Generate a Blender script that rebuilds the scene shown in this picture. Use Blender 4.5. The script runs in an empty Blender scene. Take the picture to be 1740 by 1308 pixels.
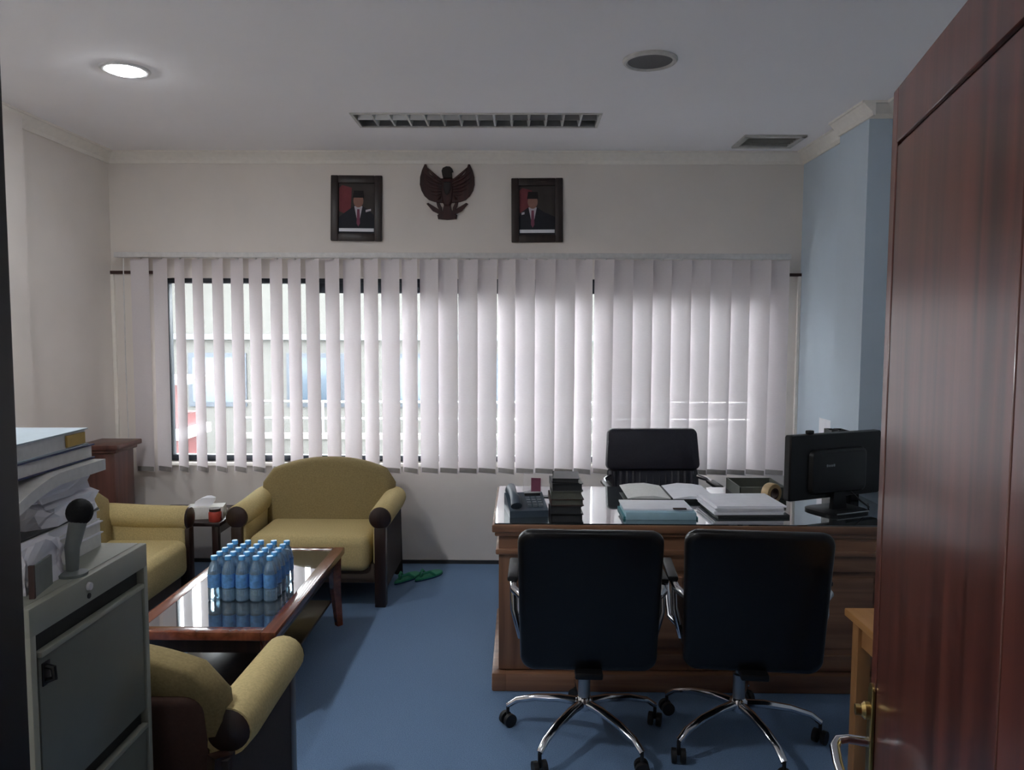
import bpy, bmesh, math, random
from mathutils import Matrix, Vector
random.seed(7)
PI = math.pi
scene = bpy.context.scene
C = scene.collection

# ------------------------------------------------------------------ camera
CAM = Vector((0.0, 0.0, 1.63))
def make_camera(pitch=4.1, yaw=0.6, roll=0.22):
    p, y, r = map(math.radians, (pitch, yaw, roll))
    fw = Vector((-math.sin(y)*math.cos(p), math.cos(y)*math.cos(p), -math.sin(p)))
    rt = fw.cross(Vector((0, 0, 1))).normalized(); up = rt.cross(fw)
    rt2 = rt*math.cos(r) + up*math.sin(r); up2 = up*math.cos(r) - rt*math.sin(r)
    m = Matrix(((rt2.x, up2.x, -fw.x, CAM.x), (rt2.y, up2.y, -fw.y, CAM.y),
                (rt2.z, up2.z, -fw.z, CAM.z), (0, 0, 0, 1)))
    cd = bpy.data.cameras.new('camera'); cd.sensor_width = 36; cd.sensor_fit = 'HORIZONTAL'
    cd.lens = 36*1300/1740; cd.clip_start = 0.05; cd.clip_end = 200
    o = bpy.data.objects.new('camera', cd); C.objects.link(o); o.matrix_world = m
    scene.camera = o
make_camera()

# ------------------------------------------------------------------ light and exposure
w = bpy.data.worlds.new('sky'); scene.world = w; w.use_nodes = True
bg = w.node_tree.nodes['Background']
bg.inputs['Color'].default_value = (0.95, 0.965, 1.0, 1); bg.inputs['Strength'].default_value = 9.3
sd = bpy.data.lights.new('sun', 'SUN'); sd.energy = 7.0; sd.angle = math.radians(1.2); sd.color = (1.0, 0.86, 0.90)
sun = bpy.data.objects.new('sun', sd); C.objects.link(sun)
sun.rotation_euler = Vector((-0.42, -0.90, -1.1)).to_track_quat('-Z', 'Y').to_euler()
vs = scene.view_settings
vs.view_transform = 'Standard'; vs.look = 'None'; vs.exposure = 1.28; vs.gamma = 1.0; vs.use_curve_mapping = False
try:
    scene.cycles.max_bounces = 10; scene.cycles.diffuse_bounces = 6; scene.cycles.transparent_max_bounces = 24
    scene.cycles.sample_clamp_indirect = 6.0
    scene.cycles.use_denoising = True
except Exception:
    pass

# ------------------------------------------------------------------ materials
def srgb(r, g, b):
    f = lambda c: (c/255/12.92 if c/255 <= 0.04045 else ((c/255+0.055)/1.055)**2.4)
    return (f(r), f(g), f(b), 1)
def new_mat(name):
    m = bpy.data.materials.new(name); m.use_nodes = True
    nt = m.node_tree; return m, nt, nt.nodes['Principled BSDF']
def plain(name, col, rough=0.6, metal=0.0, var=0.08, scale=30, bump=0.0, spec=0.5, coat=0.0):
    m, nt, b = new_mat(name)
    tc = nt.nodes.new('ShaderNodeTexCoord'); n = nt.nodes.new('ShaderNodeTexNoise'); n.inputs['Scale'].default_value = scale
    n.inputs['Detail'].default_value = 4
    nt.links.new(tc.outputs['Object'], n.inputs['Vector'])
    r = nt.nodes.new('ShaderNodeValToRGB')
    r.color_ramp.elements[0].position = 0.3; r.color_ramp.elements[1].position = 0.7
    r.color_ramp.elements[0].color = tuple(c*(1-var) for c in col[:3]) + (1,)
    r.color_ramp.elements[1].color = tuple(min(1, c*(1+var)) for c in col[:3]) + (1,)
    nt.links.new(n.outputs['Fac'], r.inputs['Fac']); nt.links.new(r.outputs['Color'], b.inputs['Base Color'])
    b.inputs['Roughness'].default_value = rough; b.inputs['Metallic'].default_value = metal
    b.inputs['Specular IOR Level'].default_value = spec
    b.inputs['Coat Weight'].default_value = coat; b.inputs['Coat Roughness'].default_value = 0.08
    if bump:
        bp = nt.nodes.new('ShaderNodeBump'); bp.inputs['Strength'].default_value = bump; bp.inputs['Distance'].default_value = 0.004
        nt.links.new(n.outputs['Fac'], bp.inputs['Height']); nt.links.new(bp.outputs['Normal'], b.inputs['Normal'])
    return m
def wood(name, dark, light, axis=2, rough=0.35, scale=9, coat=0.0, spec=0.5):
    m, nt, b = new_mat(name)
    tc = nt.nodes.new('ShaderNodeTexCoord'); mp = nt.nodes.new('ShaderNodeMapping')
    s = [scale*2.2]*3; s[axis] = scale*0.12
    mp.inputs['Scale'].default_value = s
    nt.links.new(tc.outputs['Object'], mp.inputs['Vector'])
    n = nt.nodes.new('ShaderNodeTexNoise'); n.inputs['Scale'].default_value = 1.0; n.inputs['Detail'].default_value = 8
    n.inputs['Distortion'].default_value = 0.6
    nt.links.new(mp.outputs['Vector'], n.inputs['Vector'])
    r = nt.nodes.new('ShaderNodeValToRGB')
    r.color_ramp.elements[0].position = 0.32; r.color_ramp.elements[1].position = 0.68
    r.color_ramp.elements[0].color = dark; r.color_ramp.elements[1].color = light
    nt.links.new(n.outputs['Fac'], r.inputs['Fac']); nt.links.new(r.outputs['Color'], b.inputs['Base Color'])
    b.inputs['Roughness'].default_value = rough; b.inputs['Coat Weight'].default_value = coat
    b.inputs['Coat Roughness'].default_value = 0.12; b.inputs['Specular IOR Level'].default_value = spec
    return m
def clear(name, tint, gloss=0.0, rough=0.02, ior=1.45, milky=None):
    m = bpy.data.materials.new(name); m.use_nodes = True; nt = m.node_tree; nt.nodes.clear()
    o = nt.nodes.new('ShaderNodeOutputMaterial'); mx = nt.nodes.new('ShaderNodeMixShader')
    t = nt.nodes.new('ShaderNodeBsdfTransparent'); t.inputs['Color'].default_value = tint
    g = nt.nodes.new('ShaderNodeBsdfGlossy'); g.inputs['Roughness'].default_value = rough
    f = nt.nodes.new('ShaderNodeFresnel'); f.inputs['IOR'].default_value = ior
    a = nt.nodes.new('ShaderNodeMath'); a.operation = 'ADD'; a.inputs[1].default_value = gloss; a.use_clamp = True
    nt.links.new(f.outputs['Fac'], a.inputs[0]); nt.links.new(a.outputs['Value'], mx.inputs['Fac'])
    nt.links.new(t.outputs['BSDF'], mx.inputs[1]); nt.links.new(g.outputs['BSDF'], mx.inputs[2])
    nt.links.new(mx.outputs['Shader'], o.inputs['Surface'])
    if milky:
        d = nt.nodes.new('ShaderNodeBsdfDiffuse'); d.inputs['Color'].default_value = milky[0]
        m3 = nt.nodes.new('ShaderNodeMixShader'); m3.inputs['Fac'].default_value = milky[1]
        nt.links.new(mx.outputs['Shader'], m3.inputs[1]); nt.links.new(d.outputs['BSDF'], m3.inputs[2]); nt.links.new(m3.outputs['Shader'], o.inputs['Surface'])
    return m
def vane_mat(name, col, trans, sheer):
    m = bpy.data.materials.new(name); m.use_nodes = True; nt = m.node_tree; nt.nodes.clear()
    o = nt.nodes.new('ShaderNodeOutputMaterial'); mx = nt.nodes.new('ShaderNodeMixShader'); mx.inputs['Fac'].default_value = trans
    tc = nt.nodes.new('ShaderNodeTexCoord'); mp = nt.nodes.new('ShaderNodeMapping'); mp.inputs['Scale'].default_value = (60, 60, 400)
    n = nt.nodes.new('ShaderNodeTexNoise'); n.inputs['Scale'].default_value = 1
    nt.links.new(tc.outputs['Object'], mp.inputs['Vector']); nt.links.new(mp.outputs['Vector'], n.inputs['Vector'])
    r = nt.nodes.new('ShaderNodeValToRGB')
    r.color_ramp.elements[0].color = tuple(c*0.9 for c in col[:3]) + (1,); r.color_ramp.elements[1].color = col
    nt.links.new(n.outputs['Fac'], r.inputs['Fac'])
    d = nt.nodes.new('ShaderNodeBsdfDiffuse'); t = nt.nodes.new('ShaderNodeBsdfTranslucent')
    nt.links.new(r.outputs['Color'], d.inputs['Color']); nt.links.new(r.outputs['Color'], t.inputs['Color'])
    nt.links.new(d.outputs['BSDF'], mx.inputs[1]); nt.links.new(t.outputs['BSDF'], mx.inputs[2])
    m2 = nt.nodes.new('ShaderNodeMixShader'); m2.inputs['Fac'].default_value = sheer; tr = nt.nodes.new('ShaderNodeBsdfTransparent')
    nt.links.new(mx.outputs['Shader'], m2.inputs[1]); nt.links.new(tr.outputs['BSDF'], m2.inputs[2])
    nt.links.new(m2.outputs['Shader'], o.inputs['Surface'])
    return m
def emit(name, col, s):
    m, nt, b = new_mat(name); b.inputs['Base Color'].default_value = col
    b.inputs['Emission Color'].default_value = col; b.inputs['Emission Strength'].default_value = s
    return m

M = dict(
    wall=plain('wall_paint', srgb(230, 223, 216), 0.85, var=0.03, scale=3),
    bluewall=plain('blue_grey_paint', srgb(198, 212, 224), 0.8, var=0.03, scale=3),
    ceil=plain('ceiling_paint', srgb(250, 248, 250), 0.9, var=0.02, scale=2),
    cornice=plain('cornice_paint', srgb(240, 235, 227), 0.7, var=0.03),
    carpet=plain('blue_carpet', srgb(112, 138, 170), 0.95, var=0.22, scale=260, bump=0.6, spec=0.1),
    door=wood('door_veneer', srgb(62, 30, 24), srgb(112, 60, 48), 2, 0.30, 9, 0.35),
    jamb=wood('dark_jamb_wood', srgb(13, 8, 8), srgb(25, 16, 15), 2, 0.5, 9),
    desk=wood('desk_veneer', srgb(112, 78, 58), srgb(158, 116, 88), 0, 0.35, 8, 0.2),
    deskv=wood('desk_veneer_upright', srgb(108, 76, 57), srgb(152, 112, 86), 2, 0.38, 8, 0.15),
    table=wood('coffee_table_wood', srgb(86, 42, 26), srgb(140, 76, 50), 1, 0.22, 8, 0.5),
    darkwood=wood('dark_wood', srgb(30, 18, 15), srgb(56, 36, 30), 2, 0.35, 10, 0.2),
    pedestal=wood('pedestal_wood', srgb(74, 42, 34), srgb(104, 64, 54), 2, 0.4, 9, 0.1),
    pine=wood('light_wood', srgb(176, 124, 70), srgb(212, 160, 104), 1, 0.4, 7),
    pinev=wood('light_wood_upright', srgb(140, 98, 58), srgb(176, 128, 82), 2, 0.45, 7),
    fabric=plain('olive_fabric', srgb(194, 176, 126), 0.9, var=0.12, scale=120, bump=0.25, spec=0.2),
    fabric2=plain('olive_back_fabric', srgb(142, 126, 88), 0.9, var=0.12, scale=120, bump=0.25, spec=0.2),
    liner=plain('sofa_lining', srgb(88, 76, 66), 0.9, var=0.1, scale=60),
    sidecloth=plain('dark_side_cloth', srgb(58, 50, 48), 0.9, var=0.1, scale=90),
    rearcloth=plain('brown_rear_cloth', srgb(92, 66, 56), 0.9, var=0.1, scale=90),
    leather=plain('black_leather', srgb(11, 11, 14), 0.33, var=0.2, scale=90, bump=0.1, spec=0.4, coat=0.08),
    chrome=plain('chrome', srgb(215, 216, 220), 0.12, 1.0, var=0.02),
    steel=plain('brushed_steel', srgb(170, 172, 174), 0.3, 1.0, var=0.04),
    black=plain('black_plastic', srgb(12, 12, 14), 0.45, var=0.15, scale=80),
    blackg=plain('glossy_black_plastic', srgb(6, 6, 8), 0.4, var=0.15, scale=80),
    rubber=plain('caster_rubber', srgb(24, 24, 26), 0.6),
    brass=plain('brass', srgb(190, 165, 105), 0.28, 1.0, var=0.06),
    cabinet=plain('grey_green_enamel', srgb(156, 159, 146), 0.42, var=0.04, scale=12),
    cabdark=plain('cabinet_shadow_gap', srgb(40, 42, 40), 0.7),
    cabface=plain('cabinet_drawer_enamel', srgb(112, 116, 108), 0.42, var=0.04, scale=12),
    paper=plain('white_paper', srgb(244, 244, 250), 0.8, var=0.03, scale=20),
    paper2=plain('cream_paper', srgb(224, 224, 220), 0.8, var=0.05, scale=60),
    bluepaper=plain('pale_blue_paper', srgb(168, 205, 220), 0.7, var=0.04),
    teal=plain('teal_card', srgb(60, 130, 140), 0.6),
    navy=plain('navy_cover', srgb(32, 46, 92), 0.4, var=0.1),
    binder=plain('pale_blue_binder', srgb(176, 190, 198), 0.45, var=0.05),
    yellow=plain('yellow_tag', srgb(206, 172, 90), 0.6),
    greymag=plain('grey_magazine', srgb(120, 126, 124), 0.5, var=0.1),
    phone=plain('blue_grey_phone', srgb(70, 84, 98), 0.4, var=0.06),
    keys=plain('phone_keys', srgb(120, 130, 140), 0.5),
    darkgrey=plain('charcoal_plastic', srgb(58, 60, 62), 0.45, var=0.08),
    olivegrey=plain('olive_grey_card', srgb(92, 94, 86), 0.6, var=0.08),
    frame=wood('picture_frame_wood', srgb(26, 17, 16), srgb(48, 34, 31), 2, 0.4, 12),
    emblem=wood('carved_emblem_wood', srgb(44, 20, 20), srgb(70, 34, 32), 2, 0.55, 14),
    emblemd=plain('carved_emblem_dark', srgb(26, 17, 16), 0.55),
    glass=clear('window_glass', (0.93, 0.96, 0.96, 1)),
    slate=plain('slate_leather', srgb(46, 46, 56), 0.34, var=0.12, scale=90, bump=0.1),
    tglass=plain('dark_mirror_glass', srgb(52, 58, 60), 0.04, var=0.02, spec=1.0, coat=1.0),
    acrylic=clear('clear_acrylic', (0.9, 0.9, 0.92, 1), 0.06),
    alu=plain('dark_window_frame', srgb(46, 52, 60), 0.4, 0.3),
    vane=vane_mat('vane_fabric', (0.81, 0.757, 0.77, 1), 0.076, 0.02),
    rail=plain('white_headrail', srgb(218, 216, 214), 0.4, 0.0),
    weight=plain('vane_weight', srgb(150, 146, 142), 0.6),
    lamp=emit('lamp_glow', (0.93, 0.96, 1.0, 1), 50.0),
    fill2=emit('added_fill_glow', (0.93, 0.96, 1.0, 1), 165.0),  # glow of the added fill light above the cabinet
    fill3=emit('added_door_fill_glow', (0.93, 0.96, 1.0, 1), 12.0),  # glow of the weak fill light added at the door
    white=plain('white_plastic', srgb(225, 225, 225), 0.4),
    grille=plain('vent_grille', srgb(200, 198, 194), 0.5),
    hole=plain('dark_recess', srgb(44, 42, 40), 0.8),
    speaker=plain('perforated_grey', srgb(96, 96, 98), 0.6, var=0.25, scale=400),
    green=plain('green_foam', srgb(44, 140, 104), 0.7, var=0.1),
    bluefoam=plain('dark_blue_sole', srgb(24, 66, 100), 0.7),
    water=clear('bottle_plastic', (0.78, 0.90, 0.97, 1), 0.16, 0.08, milky=((0.33, 0.56, 0.80, 1), 0.30)),
    louvre=plain('satin_louvre', srgb(226, 230, 230), 0.38, 0.5, var=0.02),
    cap=plain('blue_cap', srgb(92, 168, 226), 0.35, var=0.03),
    blabel=plain('blue_bottle_label', srgb(92, 146, 205), 0.4, var=0.25, scale=60),
    red=plain('red_wrapper', srgb(176, 66, 52), 0.5, var=0.2),
    tan=plain('tan_card', srgb(206, 178, 136), 0.7, var=0.1),
    brown=plain('dark_brown', srgb(64, 40, 34), 0.6),
    skin=plain('print_skin', srgb(150, 112, 100), 0.8),
    suit=plain('print_suit', srgb(36, 38, 46), 0.8),
    shirt=plain('print_shirt', srgb(196, 190, 198), 0.8),
    tie=plain('print_tie', srgb(128, 70, 92), 0.8),
    backdrop=plain('print_backdrop', srgb(66, 60, 58), 0.8, var=0.15, scale=15),
    flag=plain('print_flag_red', srgb(120, 56, 62), 0.8, var=0.1, scale=20),
    hair=plain('print_hair', srgb(28, 24, 25), 0.8),
    foam=plain('black_foam', srgb(22, 23, 24), 0.95, var=0.3, scale=200, bump=0.4),
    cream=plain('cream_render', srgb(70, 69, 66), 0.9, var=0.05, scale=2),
    roof=plain('grey_roof_sheet', srgb(84, 88, 92), 0.6, var=0.1, scale=3),
    pave=plain('pale_concrete', srgb(96, 95, 92), 0.9, var=0.06, scale=2),
    redpaint=plain('red_paint', srgb(84, 44, 44), 0.6),
    paneblue=plain('outside_pane', srgb(46, 58, 68), 0.15),
)

for k_ in ('tglass',):
    b_ = M[k_].node_tree.nodes['Principled BSDF']; b_.inputs['Coat IOR'].default_value = 2.1; b_.inputs['Coat Roughness'].default_value = 0.03

# ------------------------------------------------------------------ mesh helpers
def finish(name, bm, mat, parent=None, smooth=False, angle=40):
    bmesh.ops.recalc_face_normals(bm, faces=bm.faces[:])
    me = bpy.data.meshes.new(name); bm.to_mesh(me); bm.free()
    if smooth:
        for p in me.polygons: p.use_smooth = True
        me.set_sharp_from_angle(angle=math.radians(angle))
    me.materials.append(M[mat])
    o = bpy.data.objects.new(name, me); C.objects.link(o)
    if parent is not None: o.parent = parent
    return o
def add_box(bm, x0, x1, y0, y1, z0, z1, bevel=0, seg=2):
    t = bmesh.new()
    bmesh.ops.create_cube(t, size=1)
    bmesh.ops.transform(t, matrix=Matrix.Translation(((x0+x1)/2, (y0+y1)/2, (z0+z1)/2)) @ Matrix.Diagonal((abs(x1-x0), abs(y1-y0), abs(z1-z0), 1)), verts=t.verts)
    if bevel: bmesh.ops.bevel(t, geom=t.edges[:], offset=bevel, segments=seg, affect='EDGES', profile=0.5)
    merge(bm, t)
def merge(bm, t, mat=None):
    if mat is not None: bmesh.ops.transform(t, matrix=mat, verts=t.verts)
    vm = {}
    for v in t.verts: vm[v] = bm.verts.new(v.co)
    for f in t.faces:
        try: bm.faces.new([vm[v] for v in f.verts])
        except ValueError: pass
    t.free()
def add_cyl(bm, p0, p1, r0, r1=None, seg=20, cap=True):
    r1 = r0 if r1 is None else r1
    add_tube(bm, [p0, p1], [r0, r1], seg, cap)
def add_tube(bm, pts, rad, seg=10, cap=True, flat=1.0):
    pts = [Vector(p) for p in pts]
    if not isinstance(rad, (list, tuple)): rad = [rad]*len(pts)
    rings = []; nrm = None
    for i, p in enumerate(pts):
        a = pts[max(0, i-1)]; b = pts[min(len(pts)-1, i+1)]
        t = (b-a).normalized()
        if nrm is None:
            ref = Vector((0, 0, 1)) if abs(t.z) < 0.9 else Vector((1, 0, 0))
            nrm = (ref - t*ref.dot(t)).normalized()
        else:
            nrm = (nrm - t*nrm.dot(t)).normalized()
        bn = t.cross(nrm)
        rings.append([bm.verts.new(p + (nrm*math.cos(2*PI*k/seg)*flat + bn*math.sin(2*PI*k/seg))*rad[i]) for k in range(seg)])
    for a, b in zip(rings, rings[1:]):
        for k in range(seg): bm.faces.new([a[k], a[(k+1) % seg], b[(k+1) % seg], b[k]])
    if cap:
        bm.faces.new(rings[0][::-1]); bm.faces.new(rings[-1])
def add_lathe(bm, prof, center=(0, 0, 0), seg=24, axis='z'):
    cx, cy, cz = center; rings = []
    for r, h in prof:
        ring = []
        for k in range(seg):
            a = 2*PI*k/seg; u, v = r*math.cos(a), r*math.sin(a)
            q = {'z': (u, v, h), 'y': (u, h, v), 'x': (h, u, v)}[axis]
            ring.append(bm.verts.new((cx+q[0], cy+q[1], cz+q[2])))
        rings.append(ring)
    for a, b in zip(rings, rings[1:]):
        for k in range(seg): bm.faces.new([a[k], a[(k+1) % seg], b[(k+1) % seg], b[k]])
    if prof[0][0] > 1e-5 and prof[-1][0] > 1e-5:
        if prof[0] != prof[-1]:
            a, b = rings[-1], rings[0]
            for k in range(seg): bm.faces.new([a[k], a[(k+1) % seg], b[(k+1) % seg], b[k]])
    else:
        if prof[0][0] > 1e-5: bm.faces.new(rings[0][::-1])
        if prof[-1][0] > 1e-5: bm.faces.new(rings[-1])
    bmesh.ops.remove_doubles(bm, verts=bm.verts[:], dist=1e-6)
def add_loft(bm, outline, layers, axis='y', origin=(0, 0, 0), centre=(0, 0), fn=None):
    """outline: 2-D loop; layers: (offset along axis, scale about centre)."""
    rings = []
    for off, s in layers:
        ring = []
        for u, v in outline:
            uu = centre[0] + (u-centre[0])*s; vv = centre[1] + (v-centre[1])*s
            q = {'y': (uu, off, vv), 'z': (uu, vv, off), 'x': (off, uu, vv)}[axis]
            q = Vector(q)
            if fn: q = fn(q)
            ring.append(bm.verts.new(q + Vector(origin)))
        rings.append(ring)
    n = len(outline)
    for a, b in zip(rings, rings[1:]):
        for k in range(n): bm.faces.new([a[k], a[(k+1) % n], b[(k+1) % n], b[k]])
    bm.faces.new(rings[0][::-1]); bm.faces.new(rings[-1])
def rrect(x0, x1, z0, z1, r, n=5):
    pts = []
    for cx, cz, a0 in ((x1-r, z1-r, 0), (x0+r, z1-r, 90), (x0+r, z0+r, 180), (x1-r, z0+r, 270)):
        for k in range(n+1):
            a = math.radians(a0 + 90*k/n); pts.append((cx + r*math.cos(a), cz + r*math.sin(a)))
    return pts
def box(name, mat, dims, parent=None, bevel=0.0, seg=2, smooth=False):
    bm = bmesh.new(); add_box(bm, *dims, bevel, seg); return finish(name, bm, mat, parent, smooth or bevel > 0)
def tube(name, mat, pts, rad, parent=None, seg=10, flat=1.0):
    bm = bmesh.new(); add_tube(bm, pts, rad, seg, True, flat); return finish(name, bm, mat, parent, True)
def lathe(name, mat, prof, center=(0, 0, 0), parent=None, seg=24, axis='z'):
    bm = bmesh.new(); add_lathe(bm, prof, center, seg, axis); return finish(name, bm, mat, parent, True)
def prism(name, mat, poly, axis, a0, a1, parent=None, smooth=False):
    bm = bmesh.new(); add_loft(bm, poly, [(a0, 1), (a1, 1)], axis); return finish(name, bm, mat, parent, smooth)
def grid_slab(bm, axis, t0, t1, u0, u1, v0, v1, holes):
    us = sorted({u0, u1, *[h[0] for h in holes], *[h[1] for h in holes]})
    vs_ = sorted({v0, v1, *[h[2] for h in holes], *[h[3] for h in holes]})
    for a, b in zip(us, us[1:]):
        for c, d in zip(vs_, vs_[1:]):
            m1, m2 = (a+b)/2, (c+d)/2
            if any(h[0] < m1 < h[1] and h[2] < m2 < h[3] for h in holes): continue
            if axis == 'z': add_box(bm, a, b, c, d, t0, t1)
            else: add_box(bm, a, b, t0, t1, c, d)
def thing(name, label, cat, loc=(0, 0, 0), rz=0, group=None):
    o = bpy.data.objects.new(name, None); C.objects.link(o); o.empty_display_size = 0.1
    o.location = loc; o.rotation_euler = (0, 0, rz)
    tag(o, label, cat, group); return o
def tag(o, label, cat, group=None):
    o['label'] = label; o['category'] = cat
    if group: o['group'] = group
    return o
def struct(o, label=None):
    o['kind'] = 'structure'
    if label: o['label'] = label
    return o
def dup(src, parent=None):
    c = src.copy(); C.objects.link(c); c.parent = parent
    for ch in list(src.children): dup(ch, c)
    return c

# ------------------------------------------------------------------ room shell
YB = 5.25; YF = 0.54; ZC = 2.82; XL = -2.80; XR = 1.90
struct(box('floor', 'carpet', (XL-0.2, XR+0.3, -1.4, YB+0.02, -0.05, 0.0)), 'blue loop pile office carpet')
LT = (-0.935, 0.435, 4.31, 4.58)           # troffer opening
RG = (0.566, 3.47)                          # round ceiling speaker
VT = (1.36, 1.74, 4.76, 5.06)               # air vent
bm = bmesh.new()
grid_slab(bm, 'z', ZC, ZC+0.10, XL-0.2, XR+0.3, -1.4, YB+0.02,
          [LT, (RG[0]-0.07, RG[0]+0.07, RG[1]-0.07, RG[1]+0.07), (VT[0]+.03, VT[1]-.03, VT[2]+.03, VT[3]-.03)])
struct(finish('ceiling', bm, 'ceil'), 'smooth white painted ceiling')
box('plenum', 'hole', (XL-0.2, XR+0.3, -1.4, YB+0.02, ZC+0.26, ZC+0.30)); struct(bpy.data.objects['plenum']); bpy.data.objects['plenum'].name = 'ceiling_void'
WX0, WX1, WZ0, WZ1 = -2.48, 1.68, 0.71, 1.98
bm = bmesh.new(); grid_slab(bm, 'y', YB, YB+0.16, XL-0.2, XR+0.3, 0, ZC+0.3, [(WX0, WX1, WZ0, WZ1)])
struct(finish('wall_back', bm, 'wall'), 'beige grey wall around the long window')
bm = bmesh.new()
add_loft(bm, [(XL-0.2, -1.4), (XL, -1.4), (XL, 3.55), (XL+0.05, 3.55), (XL+0.05, 4.28), (XL, 4.28), (XL, YB), (XL-0.2, YB)], [(0, 1), (ZC, 1)], 'z')
struct(finish('wall_left', bm, 'wall'), 'beige grey side wall behind the sofa')
bm = bmesh.new()
add_loft(bm, [(XR+0.3, -1.4), (XR+0.3, YB), (XR, YB), (XR, 4.50), (XR-0.07, 4.50), (XR-0.07, 4.13), (XR+0.06, 4.13), (XR+0.06, -1.4)], [(0, 1), (ZC, 1)], 'z')
struct(finish('wall_right', bm, 'bluewall'), 'blue grey side wall with a shallow pillar')
DX0, DX1, DZ = -0.372, 0.47, 2.07
bm = bmesh.new(); grid_slab(bm, 'y', YF-0.14, YF, XL, XR+0.06, 0, ZC, [(DX0-0.04, DX1+0.04, -1, DZ+0.04)])
struct(finish('wall_front', bm, 'wall'))
struct(box('wall_corridor', 'wall', (XL, XR+0.06, -1.5, -1.4, 0, ZC)))
# door frame
bm = bmesh.new()
add_box(bm, DX0-0.09, DX0, YF-0.16, YF+0.02, 0, DZ, 0.004); add_box(bm, DX1, DX1+0.09, YF-0.16, YF+0.0, 0, DZ, 0.004)
add_box(bm, DX0-0.09, DX1+0.09, YF-0.16, YF+0.02, DZ, DZ+0.09, 0.004)
fr = finish('trim_1', bm, 'jamb', None, True); struct(fr, 'dark wooden door frame')
# cornice mouldings
def cornice(name, a, b, nrm):
    prof = [(0, 0), (0, -0.075), (0.012, -0.075), (0.018, -0.055), (0.045, -0.03), (0.06, -0.012), (0.07, -0.012), (0.07, 0)]
    bm = bmesh.new(); rings = []
    for p in (a, b):
        rings.append([bm.verts.new((p[0]+nrm[0]*d, p[1]+nrm[1]*d, ZC+h)) for d, h in prof])
    for k in range(len(prof)):
        k2 = (k+1) % len(prof); bm.faces.new([rings[0][k], rings[0][k2], rings[1][k2], rings[1][k]])
    bm.faces.new(rings[0]); bm.faces.new(rings[1][::-1])
    struct(finish(name, bm, 'cornice'))
cornice('trim_2', (XL, YB), (XR, YB), (0, -1))
cornice('trim_3', (XL, YF), (XL, YB), (1, 0))
cornice('trim_4', (XR, YB), (XR, 4.50), (-1, 0))
cornice('trim_5', (XR-0.07, 4.50), (XR-0.07, 4.06), (-1, 0))
cornice('trim_6', (XR-0.07, 4.13), (XR+0.06, 4.13), (0, -1))
cornice('trim_7', (XR+0.06, 4.13), (XR+0.06, YF), (-1, 0))
struct(box('floor_edge_shade', 'darkgrey', (XL, XR, YB-0.012, YB, 0, 0.025)))  # dark strip painting the shade along the floor edge, no skirting there
struct(box('trim_8', 'brown', (XL, WX0-0.02, YB-0.02, YB, 2.004, 2.024)), 'thin brown batten left of the blind')
struct(box('trim_9', 'brown', (WX1+0.1, XR, YB-0.02, YB, 2.000, 2.020)), 'thin brown batten right of the blind')
struct(box('trim_10', 'cornice', (XL+0.0, XL+0.022, YB-0.022, YB, 0.0, 2.0), bevel=0.004), 'pale cable duct in the left corner')
struct(box('trim_11', 'cornice', (XR-0.022, XR, YB-0.022, YB, 0.0, 2.0), bevel=0.004), 'pale cable duct in the right corner')

# ------------------------------------------------------------------ window
win = struct(bpy.data.objects.new('window_1', None), 'long aluminium window behind the vertical blind'); C.objects.link(win)
FY0, FY1 = YB+0.05, YB+0.11
def fbox(name, dims): box(name, 'alu', dims, win, 0.004)
fbox('frame_rail', (WX0, WX1, FY0, FY1, WZ1-0.035, WZ1)); fbox('frame_rail', (WX0, WX1, FY0, FY1, WZ0, WZ0+0.04))
mull = [WX0, -1.43, -0.40, 0.64, WX1]
for i, x in enumerate(mull):
    x0 = x if i == 0 else (x-0.04 if i == 4 else x-0.025)
    fbox('mullion', (x0, x0+(0.045 if i in (0, 4) else 0.05), FY0, FY1, WZ0, WZ1))
fbox('sash_rail', (mull[1], WX1, FY0-0.005, FY1-0.02, WZ1-0.10, WZ1-0.03))
for a, b in zip(mull, mull[1:]):
    box('pane', 'glass', (a+0.03, b-0.03, FY0+0.02, FY0+0.026, WZ0+0.03, WZ1-0.03), win)
struct(box('window_sill', 'cornice', (WX0, WX1, YB-0.03, YB+0.05, WZ0-0.025, WZ0), None, 0.004)); bpy.data.objects['window_sill'].parent = win
del bpy.data.objects['window_sill']['kind']

# ------------------------------------------------------------------ vertical blind
blind = thing('vertical_blind', 'off-white vertical blind with a white headrail across the whole window', 'blind', (0, 5.15, 0))
box('headrail', 'rail', (-2.715, 1.79, -0.03, 0.03, 2.105, 2.14), blind, 0.005)
for x in (-2.5, -1.2, 0.2, 1.5): box('wall_bracket', 'rail', (x-0.02, x+0.02, 0.02, 0.10, 2.115, 2.135), blind)
NV = 34; X0V, X1V = -2.555, 1.72
VW = 0.14; ZT, ZBOT = 2.10, 0.655
def vane_mesh():
    bm = bmesh.new(); n = 8; rows = []
    for z in (ZBOT, ZBOT+0.05, 1.4, ZT):
        rows.append([bm.verts.new((-VW/2 + VW*k/n, 0.007*(1-(2*k/n-1)**2), z)) for k in range(n+1)])
    for a, b in zip(rows, rows[1:]):
        for k in range(n): bm.faces.new([a[k], a[k+1], b[k+1], b[k]])
    return bm
v0 = finish('vane', vane_mesh(), 'vane', blind, True)
w0 = box('bottom_weight', 'weight', (-VW/2+0.008, VW/2-0.008, 0.001, 0.009, ZBOT+0.004, ZBOT+0.036), v0)
h0 = box('carrier_clip', 'rail', (-0.012, 0.012, -0.003, 0.011, ZT-0.005, ZT+0.012), v0)
ang = [-12, -26, -38, -37, -37, -37, -37, -37, -36, -36, -35, -22, -36, -20, -34, -24, -20, -18, -20, -33, -22, -18, -18, -33, -31, -18, -16, -20, -18, -20, -18, -20, -30, -22]
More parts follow.
